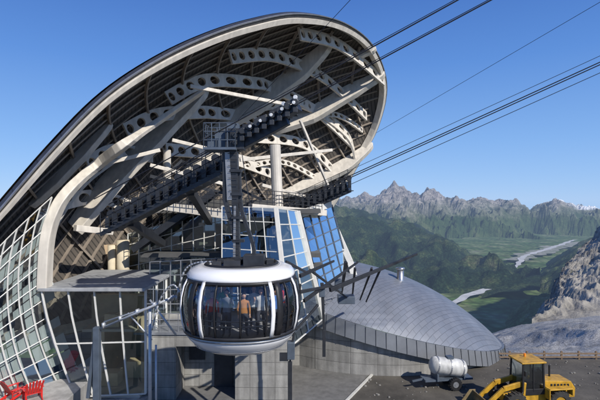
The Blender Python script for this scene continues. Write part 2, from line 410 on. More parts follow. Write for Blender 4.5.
# ---------------------------------------------------------------- low domed annex
annex=E('domed_annex_building')
cx,cy,ax,by=6.5,39.0,10.3,8.5
ez=lambda x: 2.85-.262*(x-6.5)
m_sh,nt,bs=nodes('metal_shingle'); L=nt.links.new
uv=N(nt,'ShaderNodeUVMap'); br=N(nt,'ShaderNodeTexBrick'); br.inputs['Scale'].default_value=1; br.inputs['Brick Width'].default_value=.8; br.inputs['Row Height'].default_value=.30
br.inputs['Mortar Size'].default_value=.013; br.inputs['Color1'].default_value=(.205,.225,.26,1); br.inputs['Color2'].default_value=(.235,.25,.28,1); br.inputs['Mortar'].default_value=(.12,.13,.15,1)
L(uv.outputs[0],br.inputs['Vector']); 
no=N(nt,'ShaderNodeTexNoise'); no.inputs['Scale'].default_value=.5; no.inputs['Detail'].default_value=6; L(uv.outputs[0],no.inputs['Vector'])
mr=N(nt,'ShaderNodeMapRange'); mr.inputs[1].default_value=.3; mr.inputs[2].default_value=.7; mr.inputs[3].default_value=.8; mr.inputs[4].default_value=1.12; L(no.outputs['Fac'],mr.inputs[0])
mx=N(nt,'ShaderNodeMix',data_type='RGBA',blend_type='MULTIPLY'); mx.inputs[0].default_value=1; L(br.outputs['Color'],mx.inputs[6]); L(mr.outputs[0],mx.inputs[7]); L(mx.outputs[2],bs.inputs['Base Color'])
bs.inputs['Metallic'].default_value=.4; bs.inputs['Roughness'].default_value=.5
bp=N(nt,'ShaderNodeBump'); bp.inputs['Strength'].default_value=.3; bp.inputs['Distance'].default_value=.02; bp.invert=True; L(br.outputs['Fac'],bp.inputs['Height']); L(bp.outputs[0],bs.inputs['Normal'])
vs=[];fs=[]; NT,NR=96,18
for j in range(NR+1):
    rho=j/NR
    for k in range(NT):
        a=2*math.pi*k/NT; x=cx+ax*rho*math.cos(a); y=cy+by*rho*math.sin(a); vs.append(V((x,y,ez(x)+3.3*(1-rho**2.2)**.9)))
for j in range(NR):
    for k in range(NT): fs.append((j*NT+k,j*NT+(k+1)%NT,(j+1)*NT+(k+1)%NT,(j+1)*NT+k))
o=B().add(vs,fs).make('dome_roof',m_sh,annex,True)
ul=o.data.uv_layers.new(name='UVMap')
for lp in o.data.loops:
    p=o.data.vertices[lp.vertex_index].co; ul.data[lp.index].uv=((p.x+p.y)*.72,(p.y-p.x)*.72)
rr_=[];wl=[];pan=B()
for k in range(NT+1):
    a=2*math.pi*k/NT; e=V((math.cos(a)*ax,math.sin(a)*by,0)); x=cx+e.x; z=ez(x)
    c0=V((cx,cy,0)); P=lambda s,zz:c0+e*s+V((0,0,zz))
    rr_.append([P(1.0,z-.02),P(1.02,z),P(1.035,z-1.05),P(.99,z-1.05)])
    wl.append([P(.985,z-.9),P(.985,-1.0),P(.95,-1.0),P(.95,z-.9)])
    pan.beam(P(1.022,z+.01),P(1.036,z-1.06),.03,.03)
B().loft(rr_,False).make('eave_panels',M('eave_metal',(.20,.21,.225),.5,.4,.2,.6),annex)
pan.make('eave_panel_joints',dark,annex)
B().loft(wl,False).make('annex_wall',conc,annex)
B().tube((8.2,36.8,4),(8.2,36.8,6.3),.28,n=18).lathe((8.2,36.8,6.3),[(.28,0),(.36,.02),(.36,.16),(0,.22)],18).make('roof_vent_pipe',M('stainless',(.5,.5,.5),.3,.9),annex,True)
# ---------------------------------------------------------------- ground / plaza
m_g=M('shade_toned_gravel_asphalt',(.08,.072,.06),.95,0,.6,.28,.7,6)  # asphalt base kept dark to stand in for the shadow over the yard
xs=[-600+ i*20 for i in range(70)]; ys=[-120,-60,-20,0,10,20,28,34.2,60,100,150]
def gz(y): return 0 if y<=34.3 else -(y-34.2)*.365
vs=[V((x,y,gz(y))) for y in ys for x in xs]; n=len(xs)
def terr_mat(name,cols,scale,haze=26000,rockslope=None,hz=(.29,.41,.66),snow=None,stops=(.35,.5,.65),det=12,bumpd=20,bstr=.6,speck=None):
    m,nt,b=nodes(name); L=nt.links.new
    ge=N(nt,'ShaderNodeNewGeometry'); mp=N(nt,'ShaderNodeVectorMath',operation='SCALE'); mp.inputs['Scale'].default_value=1/scale; L(ge.outputs['Position'],mp.inputs[0])
    n1=N(nt,'ShaderNodeTexNoise'); n1.inputs['Scale'].default_value=1; n1.inputs['Detail'].default_value=det; n1.inputs['Roughness'].default_value=.7; L(mp.outputs[0],n1.inputs['Vector'])
    r=N(nt,'ShaderNodeValToRGB'); cr=r.color_ramp
    cr.elements[0].position=stops[0]; cr.elements[1].position=stops[-1]; cr.elements[0].color=(*cols[0],1); cr.elements[1].color=(*cols[-1],1)
    for s,cc in zip(stops[1:-1],cols[1:-1]):
        e=cr.elements.new(s); e.color=(*cc,1)
    L(n1.outputs['Fac'],r.inputs[0]); out=r.outputs[0]
    sp=N(nt,'ShaderNodeSeparateXYZ'); L(ge.outputs['Position'],sp.inputs[0])
    def layer(out,fac,col):
        mx=N(nt,'ShaderNodeMix',data_type='RGBA'); L(fac,mx.inputs[0]); L(out,mx.inputs[6])
        if isinstance(col,tuple): mx.inputs[7].default_value=(*col,1)
        else: L(col,mx.inputs[7])
        return mx.outputs[2]
    def zfac(z0,z1,jit):
        jm=N(nt,'ShaderNodeMath',operation='MULTIPLY_ADD'); L(n1.outputs['Fac'],jm.inputs[0]); jm.inputs[1].default_value=jit; L(sp.outputs[2],jm.inputs[2])
        mr=N(nt,'ShaderNodeMapRange'); mr.inputs[1].default_value=z0+jit/2; mr.inputs[2].default_value=z1+jit/2; L(jm.outputs[0],mr.inputs[0]); return mr.outputs[0]
    if rockslope:
        z0,z1,jit,rc1,rc2=rockslope
        n2=N(nt,'ShaderNodeTexNoise'); n2.inputs['Scale'].default_value=4; n2.inputs['Detail'].default_value=12; n2.inputs['Roughness'].default_value=.8; L(mp.outputs[0],n2.inputs['Vector'])
        r2=N(nt,'ShaderNodeValToRGB'); r2.color_ramp.elements[0].position=.38; r2.color_ramp.elements[1].position=.62; r2.color_ramp.elements[0].color=(*rc1,1); r2.color_ramp.elements[1].color=(*rc2,1); L(n2.outputs['Fac'],r2.inputs[0])
        out=layer(out,zfac(z0,z1,jit),r2.outputs[0])
    if speck:
        vo=N(nt,'ShaderNodeTexVoronoi'); vo.inputs['Scale'].default_value=speck; L(mp.outputs[0],vo.inputs['Vector'])
        mr=N(nt,'ShaderNodeMapRange'); mr.inputs[1].default_value=.1; mr.inputs[2].default_value=.7; mr.inputs[3].default_value=1.15; mr.inputs[4].default_value=.5; L(vo.outputs['Distance'],mr.inputs[0])
        mx=N(nt,'ShaderNodeMix',data_type='RGBA',blend_type='MULTIPLY'); mx.inputs[0].default_value=1; L(out,mx.inputs[6]); L(mr.outputs[0],mx.inputs[7]); out=mx.outputs[2]
    if snow:
        x0,x1,z0=snow
        ms=N(nt,'ShaderNodeMapRange'); ms.inputs[1].default_value=x0; ms.inputs[2].default_value=x0+300; L(sp.outputs[0],ms.inputs[0])
        ml=N(nt,'ShaderNodeMapRange'); ml.inputs[1].default_value=x1+300; ml.inputs[2].default_value=x1; L(sp.outputs[0],ml.inputs[0])
        mu=N(nt,'ShaderNodeMath',operation='MULTIPLY'); L(ms.outputs[0],mu.inputs[0]); L(ml.outputs[0],mu.inputs[1])
        mv=N(nt,'ShaderNodeMath',operation='MULTIPLY'); L(mu.outputs[0],mv.inputs[0]); L(zfac(z0,z0+40,320),mv.inputs[1])
        out=layer(out,mv.outputs[0],(.8,.82,.85))
    L(out,b.inputs['Base Color']); b.inputs['Roughness'].default_value=.95; b.inputs['Specular IOR Level'].default_value=.1
    bp=N(nt,'ShaderNodeBump'); bp.inputs['Strength'].default_value=bstr; bp.inputs['Distance'].default_value=bumpd; L(n1.outputs['Fac'],bp.inputs['Height']); L(bp.outputs[0],b.inputs['Normal'])
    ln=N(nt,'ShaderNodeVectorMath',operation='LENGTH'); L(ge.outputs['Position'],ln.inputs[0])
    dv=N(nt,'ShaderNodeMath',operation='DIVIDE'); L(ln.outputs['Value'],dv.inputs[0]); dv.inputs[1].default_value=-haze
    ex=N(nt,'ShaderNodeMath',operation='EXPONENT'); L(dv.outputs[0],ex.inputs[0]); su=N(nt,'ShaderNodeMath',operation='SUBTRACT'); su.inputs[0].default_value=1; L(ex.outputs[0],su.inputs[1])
    em=N(nt,'ShaderNodeEmission'); em.inputs[0].default_value=(*hz,1)  # aerial haze painted on: distance-weighted glow mixed into the surface
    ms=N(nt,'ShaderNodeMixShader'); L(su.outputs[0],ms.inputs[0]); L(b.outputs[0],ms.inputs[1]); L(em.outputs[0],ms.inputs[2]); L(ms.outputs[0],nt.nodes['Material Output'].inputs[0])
    return m
m_near=terr_mat('near_meadow',[(.05,.07,.025),(.10,.12,.045),(.20,.18,.12)],12,bumpd=.5)
j=ys.index(34.2)
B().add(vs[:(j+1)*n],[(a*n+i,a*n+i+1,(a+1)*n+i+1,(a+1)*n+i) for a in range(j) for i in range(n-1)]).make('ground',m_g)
vv=vs[j*n:]; B().add(vv,[(a*n+i,a*n+i+1,(a+1)*n+i+1,(a+1)*n+i) for a in range(len(ys)-j-1) for i in range(n-1)]).make('hillside',m_near)
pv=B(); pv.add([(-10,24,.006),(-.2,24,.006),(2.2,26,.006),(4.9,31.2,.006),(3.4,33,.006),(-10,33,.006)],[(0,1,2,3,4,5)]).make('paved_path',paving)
k=B(); k.beam(V((2.35,26,.05)),V((5.05,31.0,.05)),.14,.12); k.make('path_kerb',M('kerb_pale',(.5,.49,.45),.8))
# ---------------------------------------------------------------- terrain patches
def tabf(t):
    def f(u):
        if u<=t[0][0]: return t[0][1]
        for (a,b_),(c_,d_) in zip(t,t[1:]):
            if u<=c_: return b_+(d_-b_)*(u-a)/(c_-a)
        return t[-1][1]
    return f
def patch(name,mat,u0,u1,nu,Yn,Yc,nv,vb,vc,amp,nsc,crest=.25,p=1.,back=(1.25,-700),seed=0,ridged=True,jag=0,fine=0,smooth=True):
    vb=tabf(vb); vc=tabf(vc); vs=[]; YC=tabf(Yc) if isinstance(Yc,list) else (lambda u:Yc)
    tot=nv+6
    for j in range(tot+1):
        for i in range(nu+1):
            u=u0+(u1-u0)*i/nu; yc=YC(u)
            if j<=nv:
                s=j/nv; Y=Yn+(yc-Yn)*s; zb=H-(vb(u)-200)/F*Yn; zc=H-(vc(u)-200)/F*yc
                z=lerp(zb,zc,s**p); env=lerp(1,crest,s**2)*min(1,s*6)
            else:
                s=(j-nv)/6; Y=yc*(1+(back[0]-1)*s); zc=H-(vc(u)-200)/F*yc; z=lerp(zc,back[1],s); env=crest
            x=(u-300)/F*Y; q=V((x/nsc+seed,Y/nsc,seed*.37))
            if ridged: h=noise.ridged_multi_fractal(q,.9,2.1,7,1.0,2.0)-1.1
            else: h=noise.fractal(q,1.,2.,7)
            z+=h*amp*env
            if jag and j<=nv: z+=noise.fractal(V((x/jag[1],Y/jag[1]*.3,3.3)),.8,2.1,5)*jag[0]*s**3
            if fine: z+=noise.fractal(V((x/fine[1],Y/fine[1],1.3)),.6,2.1,6)*fine[0]*min(1,s*5)
            vs.append(V((x,Y,z)))
    w=nu+1
    return B().add(vs,[(j*w+i,j*w+i+1,(j+1)*w+i+1,(j+1)*w+i) for j in range(tot) for i in range(nu)]).make(name,mat,None,smooth)
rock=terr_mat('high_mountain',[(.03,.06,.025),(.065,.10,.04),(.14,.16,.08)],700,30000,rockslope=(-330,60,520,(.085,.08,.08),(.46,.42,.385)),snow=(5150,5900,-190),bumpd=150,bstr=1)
crestv=[(-500,215),(-100,210),(200,206),(300,205),(335,202),(350,193),(358,194),(365,190),(374,192),(382,186),(388,184),(394,180),(399,186),(404,186),(412,193),(420,193),(428,188),(434,189),(441,196),(450,202),(460,200),(472,199),(484,200),(494,204),(505,202),(515,201),(530,207),(541,203),(549,200),(556,199),(564,203),(575,207),(588,210),(600,213),(700,205),(1000,200)]
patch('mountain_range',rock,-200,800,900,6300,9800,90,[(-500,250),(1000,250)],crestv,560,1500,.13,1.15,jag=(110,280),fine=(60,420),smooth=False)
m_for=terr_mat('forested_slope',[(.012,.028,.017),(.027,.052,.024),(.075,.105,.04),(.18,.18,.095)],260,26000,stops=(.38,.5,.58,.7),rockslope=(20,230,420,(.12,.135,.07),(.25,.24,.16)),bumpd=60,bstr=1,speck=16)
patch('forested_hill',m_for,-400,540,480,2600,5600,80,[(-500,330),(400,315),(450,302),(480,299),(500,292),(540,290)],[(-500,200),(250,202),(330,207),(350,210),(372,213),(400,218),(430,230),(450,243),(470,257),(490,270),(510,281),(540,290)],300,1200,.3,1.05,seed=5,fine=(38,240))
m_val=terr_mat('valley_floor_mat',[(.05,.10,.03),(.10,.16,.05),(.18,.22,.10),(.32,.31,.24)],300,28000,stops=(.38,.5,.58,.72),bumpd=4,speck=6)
b=B(); n=80
vs=[V((-25000+i*800,500+j*300,-560+noise.fractal(V((i*.5,j*.3,0)),1,2,4)*14)) for j in range(n+1) for i in range(n+1)]
b.add(vs,[(j*(n+1)+i,j*(n+1)+i+1,(j+1)*(n+1)+i+1,(j+1)*(n+1)+i) for j in range(n) for i in range(n)]).make('valley_floor',m_val,None,True)
m_riv=terr_mat('river_gravel',[(.32,.32,.31),(.44,.44,.43),(.52,.52,.51)],60,28000,bumpd=2)
def ribbon(name,pts,w,z,mat,seed=0):
    pts=cat([V((x,y,z)) for x,y in pts],14); vs=[]
    for i,p in enumerate(pts):
        t=(pts[min(i+1,len(pts)-1)]-pts[max(0,i-1)]).normalized(); s=t.cross(V((0,0,1))); ww=w*(1+1.1*noise.noise(p/150+V((seed,0,0)))); ww2=w*(1+1.1*noise.noise(p/130+V((9,9,seed))))
        vs+=[p-s*ww,p+s*ww2]
    B().add(vs,[(2*i,2*i+1,2*i+3,2*i+2) for i in range(len(pts)-1)]).make(name,mat)
ribbon('river',[(700,2200),(830,2410),(960,2560),(1120,2740),(1290,2930),(1480,3120),(1560,3425),(1760,3700),(1944,3977),(2200,4400),(2685,4932),(3100,5400),(3768,6165)],24,-534,m_riv)
ribbon('gravel_fan',[(1980,4080),(2200,4420),(2450,4650),(2760,5000),(3000,5300),(3300,5500),(3800,6000)],105,-537,terr_mat('fan_gravel',[(.10,.13,.07),(.22,.22,.18),(.34,.33,.30)],90,28000,bumpd=3),4)
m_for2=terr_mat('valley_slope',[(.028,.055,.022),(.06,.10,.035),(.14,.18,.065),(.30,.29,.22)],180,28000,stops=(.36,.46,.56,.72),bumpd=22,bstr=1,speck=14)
patch('valley_side_slope',m_for2,462,900,380,1500,4300,70,[(462,372),(500,346),(540,336),(1000,330)],[(462,362),(478,348),(490,330),(505,308),(520,288),(540,268),(560,254),(580,242),(600,233),(700,215),(1000,180)],80,700,.3,1.1,seed=9,ridged=True,fine=(16,140))
m_rk=terr_mat('rocky_slope_mat',[(.19,.175,.15),(.31,.29,.25),(.42,.39,.34),(.14,.15,.07)],45,30000,stops=(.34,.46,.6,.74),bumpd=9,bstr=1)
patch('rocky_slope',m_rk,532,900,420,640,[(532,720),(545,760),(600,1250),(900,1700)],130,[(532,324),(560,320),(600,318),(900,330)],[(532,322),(546,302),(552,291),(560,275),(570,262),(578,253),(590,238),(600,226),(650,180),(900,60)],22,120,.5,.9,seed=3,jag=(5,45),back=(1.25,-600),fine=(7,40),smooth=True)
m_mor=terr_mat('moraine_gravel',[(.30,.295,.275),(.42,.41,.39),(.50,.49,.465),(.32,.31,.27)],26,30000,stops=(.34,.48,.6,.75),bumpd=1.0,bstr=1,speck=30)
patch('moraine',m_mor,-700,1100,700,150,620,110,[(-900,400),(440,372),(500,361),(600,361),(1300,364)],[(-900,380),(440,352),(480,338),(500,332),(515,327),(545,322),(570,319),(600,316),(1300,300)],6,90,.3,1.,seed=7,back=(1.8,-650),fine=(1.1,14),smooth=True)
# ---------------------------------------------------------------- cables
cb=B()
def cable(p,t0,t1,r=.028,off=V((0,0,0))):
    a=p+d*t0+off; z=p+d*t1+off; pts=[]
    for k in range(21):
        s=k/20; q=lerp(a,z,s); q.z-= (4*s*(1-s))*.12; pts.append(q)
    cb.path(pts,r,6)
sd=d.cross(V((0,0,1))).normalized()
pc=W(240,133,19.2)
cable(pc,-2.6,12,.024); cable(pc,-2.6,12,.024,sd*.9+V((0,0,.25))); cable(pc,0,12,.014,sd*.35+V((0,0,-.1))); cable(pc,0,12,.014,sd*-.15+V((0,0,.75)))
pr=W(285,207,38)
cable(pr,-.3,24,.036); cable(pr,-.3,24,.036,sd*1.0); cable(pr,-.3,24,.022,V((0,0,-.6))+sd*.4); cable(pr,2,24,.018,V((0,0,.5))+sd*.4)
cb.path([W(238,120,19.2),W(352,-2,15.5),W(420,-75,13)],.010,6)
cb.path([W(376,133,56),W(600,2,34),W(700,-57,26)],.02,6)
cb.make('ropeway_cables',M('steel_cable',(.03,.03,.035),.5,.3))
# ---------------------------------------------------------------- cable car
car=E('cable_car')
C=W(242,301,19.2)
n=64
WP=[(2.30,-1.0),(2.42,-.6),(2.49,-.05),(2.46,.45),(2.36,.88),(2.2,1.18)]
B().lathe(C,[(0,-1.88),(1.1,-1.88),(1.5,-1.82),(1.9,-1.6),(2.2,-1.27),(2.32,-1.02),(2.26,-.98),(0,-1.0)],n,ex=2.3).make('lower_shell',white,car,True)
B().lathe(C,[(2.285,-1.14),(2.30,-1.13),(2.33,-1.06),(2.31,-1.06)],n,ex=2.3).lathe(C,[(1.93,-1.6),(1.945,-1.6),(1.965,-1.575),(1.95,-1.57)],n,ex=2.3).make('shell_seams',midgrey,car,True)
B().lathe(C,WP,n,ex=2.3).make('cabin_windows',g_dark,car,True)
B().lathe(C,[(0,1.12),(2.15,1.12),(2.24,1.16),(2.26,1.26),(2.12,1.45),(1.8,1.58),(1.5,1.63),(1.45,1.55),(0,1.55)],n,ex=2.3).make('roof_shell',white,car,True)
B().lathe(C,[(2.30,-1.04),(2.39,-1.0),(2.39,-.88),(2.30,-.88)],n,ex=2.3).lathe(C,[(2.22,1.06),(2.3,1.04),(2.28,1.18),(2.22,1.18)],n,ex=2.3).lathe(C,[(1.5,1.6),(1.56,1.64),(1.46,1.7),(1.40,1.6)],n,ex=2.3).make('window_gaskets',black,car,True)
mul=B(); wh=B()
def mstrip(bb,a0,a1,pr=.03):
    bb.lathe(C,[(r+pr,z) for r,z in WP],max(2,int((a1-a0)/.06)),a0=a0,a1=a1,ex=2.3)
for k in range(16):
    a=2*math.pi*k/16+.1; mstrip(mul,a-.014,a+.014)
for a in (-2.28,-.86): mstrip(mul,a-.05,a+.05,.045)
mul.make('window_mullions',black,car,True,0,.03)
for a in (-2.62,-2.1,-.98,-.42,.5,1.2,1.9,2.6): mstrip(wh,a-.03,a+.03,.05)
wh.make('white_pillars',white,car,True,0,.04)
hr_=B()
for zz in (-.5,-.3): hr_.lathe(C,[(2.3,zz),(2.32,zz+.05)],n,ex=2.3)
hr_.make('inner_handrails',midgrey,car,True,0,.02)
B().lathe(C,[(0,-.96),(2.2,-.96)],n,ex=2.3).make('cabin_floor',M('cabin_floor_grey',(.4,.4,.4),.7),car)
B().lathe(C,[(0,1.1),(2.1,1.1)],n,ex=2.3).make('cabin_ceiling',M('cabin_ceiling_pale',(.6,.6,.58),.6),car)
# roof equipment and hanger
hg=B()
hg.box(C+V((.55,-.2,1.78)),(.85,.8,.45)); hg.box(C+V((-.35,-.1,1.68)),(.7,.9,.22)); hg.box(C+V((.0,.3,1.66)),(2.2,.35,.18)); hg.box(C+V((-1.0,-.4,1.66)),(.4,.3,.16)); hg.box(C+V((1.2,.2,1.66)),(.3,.5,.2))
top=W(231,148,19.2); bot=C+V((-.3,0,1.6))
hg.beam(top+V((.12,0,0)),bot+V((.12,0,0)),.34,.5,(0,1,0),.22,.4)
pts=cat([top+V((.35,0,-1.0)),top+V((.45,0,-2.6)),bot+V((.75,0,.9)),bot+V((.85,0,.1))],6)
for a,c_ in zip(pts,pts[1:]): hg.beam(a,c_,.14,.3,(0,1,0))
hg.beam(top+V((-.25,0,-.2)),top+V((-.25,0,-2.2)),.16,.4,(0,1,0)); hg.beam(top+V((-.25,0,-2.2)),bot+V((0,0,1.2)),.16,.4,(0,1,0))
for f in (.2,.4,.6,.8): q=lerp(top,bot,f); hg.box(q+V((.2,-.15,0)),(.5,.3,.12))
for k in range(18): q=lerp(top,bot,(k+1)/19); hg.tube(q+V((-.1,-.34,0)),q+V((.3,-.34,0)),.012,n=6)
hg.path([top+V((.5,-.2,-.3)),top+V((.75,-.2,-2)),bot+V((.95,-.1,1.4)),bot+V((.7,-.2,.2))],.02,6)
hg.make('hanger',dark,car,False,.015)
h2=B(); h2.beam(top+V((-.12,-.26,-.2)),lerp(top,bot,.45)+V((-.1,-.26,0)),.2,.05,(0,1,0)); h2.beam(lerp(top,bot,.5)+V((.12,-.27,0)),bot+V((.0,-.22,.3)),.1,.04,(0,1,0)); h2.make('hanger_ladder_cover',midgrey,car)
pf=B(); pfc=W(222,150,19.2)
pf.box(pfc,(1.35,1.3,.1)); 
for dx in(-.65,.65):
    pf.rail(pfc+V((dx,-.62,0)),pfc+V((dx,.62,0)),1.05,3,.022,3)
for dy in(-.62,.62): pf.rail(pfc+V((-.65,dy,0)),pfc+V((.65,dy,0)),1.05,4,.022,3)
pf.box(pfc+V((.1,.2,.4)),(.8,.5,.7)); pf.box(pfc+V((.5,0,.65)),(.45,.5,.9)); pf.box(pfc+V((-.4,-.1,.25)),(.35,.5,.4)); pf.make('service_platform',bluegrey,car)
ct=B(); a=pc+d*-.25+V((0,0,-.25)); z=pc+d*.98+V((0,0,-.25)); ct.beam(a,z,.5,.3); ct.beam(lerp(a,z,.02)+V((0,0,-.32)),lerp(a,z,.85)+V((0,0,-.28)),.3,.4)
for k in range(10):
    q=lerp(a,z,(k+.5)/10)
    for y in(-.32,.32): ct.box(q+V((0,y,.1)),(.14,.06,.5)); ct.box(q+V((0,y*1.35,-.12)),(.2,.1,.2))
    ct.tube(q+V((0,-.44,.2)),q+V((0,.44,.2)),.14,n=14)
for k in range(5):
    q=lerp(a,z,(k+.5)/5)+V((0,0,.28)); ct.beam(q+V((-.25,-.2,-.05)),q+V((.25,-.2,.18)),.06,.16)
ct.box(top+V((.2,0,.35)),(.8,.6,.9)); ct.box(pc+V((.4,-.35,.1)),(.5,.25,.4)); ct.make('carriage_frame',dark,car,False,.02)
wl=B()
for f in (.36,.5,.64,.78,.93):
    q=lerp(a,z,f)+V((0,-.47,.2)); wl.tube(q,q+V((0,-.03,0)),.07,n=14)
for f in (.8,.95):
    q=lerp(a,z,f)+V((0,-.2,.42)); wl.tube(q+V((0,-.1,0)),q+V((0,.1,0)),.09,n=14)
wl.make('carriage_lamps_and_caps',M('wheel_grey',(.6,.61,.62),.4,.2),car,False,.01)
# ---------------------------------------------------------------- people in the cabin
skin=M('skin',(.66,.42,.31),.5,0,.06,8); hairm=M('hair',(.05,.03,.018),.6,0,.3,30); hair2=M('hair_fair',(.35,.24,.12),.6,0,.3,30)
def person(pos,h,top,legs,rz=0,arm=0,hair=hairm):
    s=h/1.75; me=bpy.data.meshes.new('person'); J=[];Ed=[];Rd=[]
    def j(p,r,par=None):
        J.append(V(p)*s); Rd.append(r*s)
        if par is not None: Ed.append((par,len(J)-1))
        return len(J)-1
    pel=j((0,0,.95),.15); sp=j((0,.01,1.15),.135,pel); ch=j((0,.0,1.33),.155,sp); nk=j((0,0,1.46),.065,ch); j((0,-.01,1.56),.055,nk)
    for sg in(-1,1):
        hp=j((sg*.1,0,.88),.10,pel); kn=j((sg*.11,-.02,.48),.065,hp); an=j((sg*.12,.02,.08),.042,kn); j((sg*.13,-.15,.04),.035,an)
        sh=j((sg*.19,0,1.40),.06,ch)
        if (arm>>(0 if sg<0 else 1))&1: el=j((sg*.28,-.12,1.20),.045,sh); wr=j((sg*.24,-.30,1.38),.028,el); dd=V((0,-.25,.95))
        else: el=j((sg*.25,.03,1.12),.045,sh); wr=j((sg*.24,-.08,.88),.028,el); dd=V((0,-.2,-.95))
        pm=j(J[wr]/s+dd*.06,.027,wr)
        for f in range(4):
            k1=j(J[pm]/s+dd*.045+V(((f-1.5)*.02,0,0)),.009,pm); j(J[k1]/s+dd*(.035-.004*abs(f-1.5))+V((0,-.015,0)),.008,k1)
        t1=j(J[wr]/s+dd*.04+V((-sg*.04,-.01,0)),.010,wr); j(J[t1]/s+dd*.03+V((-sg*.012,0,0)),.009,t1)
    me.from_pydata([tuple(p) for p in J],Ed,[]); o=bpy.data.objects.new('tmp',me); bpy.context.collection.objects.link(o)
    md=o.modifiers.new('s','SKIN'); 
    for k,r in enumerate(Rd): me.skin_vertices[0].data[k].radius=(r,r*.8 if k<3 else r)
    me.skin_vertices[0].data[0].use_root=True
    o.modifiers.new('u','SUBSURF').levels=1
    dg=bpy.context.evaluated_depsgraph_get(); m2=bpy.data.meshes.new_from_object(o.evaluated_get(dg)); bpy.data.objects.remove(o)
    for mm in(top,legs,skin): m2.materials.append(mm)
    for p in m2.polygons:
        c_=p.center/s; p.use_smooth=True
        p.material_index=1 if (c_.z<.97 and abs(c_.x)<.2) else 0
        if c_.z>1.49 or (abs(c_.x)>.19 and (c_.z<.9 or c_.y<-.27)): p.material_index=2
    root=bpy.data.objects.new('person',m2); bpy.context.collection.objects.link(root)
    hd=B(); hc=V((0,-.03,1.64))*s
    prof=[(0.0,-.12),(.045,-.112),(.06,-.08),(.074,-.03),(.08,.02),(.075,.06),(.055,.095),(.03,.11),(0,.115)]
    hd.lathe(hc,[(r*s,z_*s) for r,z_ in prof],16,1,1.18)
    hd.add([hc+V(q)*s for q in[(-.012,-.085,.02),(.012,-.085,.02),(.016,-.09,-.03),(-.016,-.09,-.03),(0,-.115,-.025)]],[(0,1,4),(1,2,4),(2,3,4),(3,0,4)])
    for sg in(-1,1): hd.box(hc+V((sg*.083,.0,0))*s,(.015*s,.04*s,.06*s))
    hd.make('head',skin,root,True)
    hr=B(); hr.lathe(hc+V((0,.05,.035))*s,[(r*s*1.06,z_*s*1.06) for r,z_ in [(.072,-.06),(.080,.0),(.076,.05),(.056,.08),(.03,.092),(0,.096)]],16,1,1.05); hr.make('hair',hair,root,True)
    ey=B()
    for sg in(-1,1): ey.box(hc+V((sg*.03,-.088,.012))*s,(.022*s,.01*s,.012*s))
    ey.box(hc+V((0,-.085,-.06))*s,(.045*s,.012*s,.01*s)); ey.make('eyes_and_mouth',black,root)
    root.location=pos; root.rotation_euler=(0,0,rz)
    return root
cl=[M('jacket_red',(.6,.04,.04),.8),M('jacket_blue',(.08,.2,.55),.8),M('shirt_white',(.7,.7,.68),.8),M('jacket_orange',(.5,.22,.07),.8),M('jacket_grey',(.22,.24,.28),.8),M('shirt_green',(.2,.42,.2),.8)]
tr=M('trousers',(.07,.08,.11),.9)
fz=C.z-.95
for (dx,dy,h,ci,rz,arm,hh) in [(-1.5,-1.2,1.75,1,-.3,1,hairm),(-.95,-1.62,1.68,0,.2,0,hair2),(-.35,-1.85,1.78,4,-.1,2,hairm),(.3,-1.8,1.66,3,.3,0,hair2),(.95,-1.62,1.8,2,.1,1,hairm),(1.5,-1.2,1.7,1,.6,2,hairm),(-.6,-.9,1.8,5,0,0,hairm),(.6,-.9,1.74,2,0,0,hair2),(1.7,-.3,1.74,0,1.2,0,hairm),(-1.8,-.3,1.7,2,-1.1,0,hairm)]:
    person((C.x+dx,C.y+dy,fz),h,cl[ci],tr,rz,arm,hh)
# ---------------------------------------------------------------- docking arms
da=E('docking_guide_frame'); s=B()
s.beam(W(97,327,22),V((W(97,327,22).x,22,0)),.3,.3); s.beam(W(96,330,22),W(88,398,22),.16,.16); s.make('post_grey',bluegrey,da,False,.02)
s=B(); s.tube(W(100,329,22),W(176,296,21),.06); s.tube(W(104,322,22),W(172,300,21.4),.04); s.tube(W(150,306,21.6),V((W(150,306,21.6).x,21.6,0)),.08)
s.tube(W(156,345,21.6),V((W(156,300,21.6).x,21.6,0)),.05); s.tube(W(150,300,21.5),W(176,335,21),.05); s.tube(W(128,313,21.8),W(152,340,21.6),.04)
s.path(cat([W(176,300,21),W(184,272,20.5),W(196,263,20),W(214,262,19)],5),.04); s.path(cat([W(152,330,21.5),W(160,300,21),W(172,285,20.5),W(180,292,20.2)],5),.04)
for k in range(5): q=lerp(W(104,325,22),W(172,298,21.3),k/4); s.box(q,(.1,.3,.25))
s.make('guide_tubes',M('pale_steel',(.5,.52,.54),.35,.4),da,True)
s=B()
for a,c_,w in [((300,276,22),(334,261,25),.14),((304,301,21.5),(358,262,26),.13),((330,290,23),(417,254,27),.17),((322,283,23),(324,330,23),.18),((300,284,21),(290,362,21),.15),((346,262,27),(340,302,28),.17),((355,268,27),(352,300,28),.13),((300,292,21.5),(330,286,23),.13),((318,305,22),(296,330,21),.1),((372,268,25),(360,300,27),.1),((286,262,20.5),(306,272,21.5),.12),((310,270,23),(350,300,27),.1),((380,270,26),(366,302,27),.09)]:
    s.beam(W(*a),W(*c_),w,w*1.3,w2=w*.6,h2=w*.8)
s.beam(W(290,362,21),V((W(290,362,21).x,21,0)),.2,.2); s.beam(W(324,330,23),V((W(324,330,23).x,23,4)),.16,.16)
s.make('buffer_arms',dark,da,False,.01)
B().box(W(346,299,27),(1.0,.8,.45)).box(W(338,285,27),(.4,.5,.7)).box(W(322,292,23),(.3,.3,.5)).box(W(291,350,21),(.35,.4,.8)).make('hydraulic_units',bluegrey,da,False,.03)
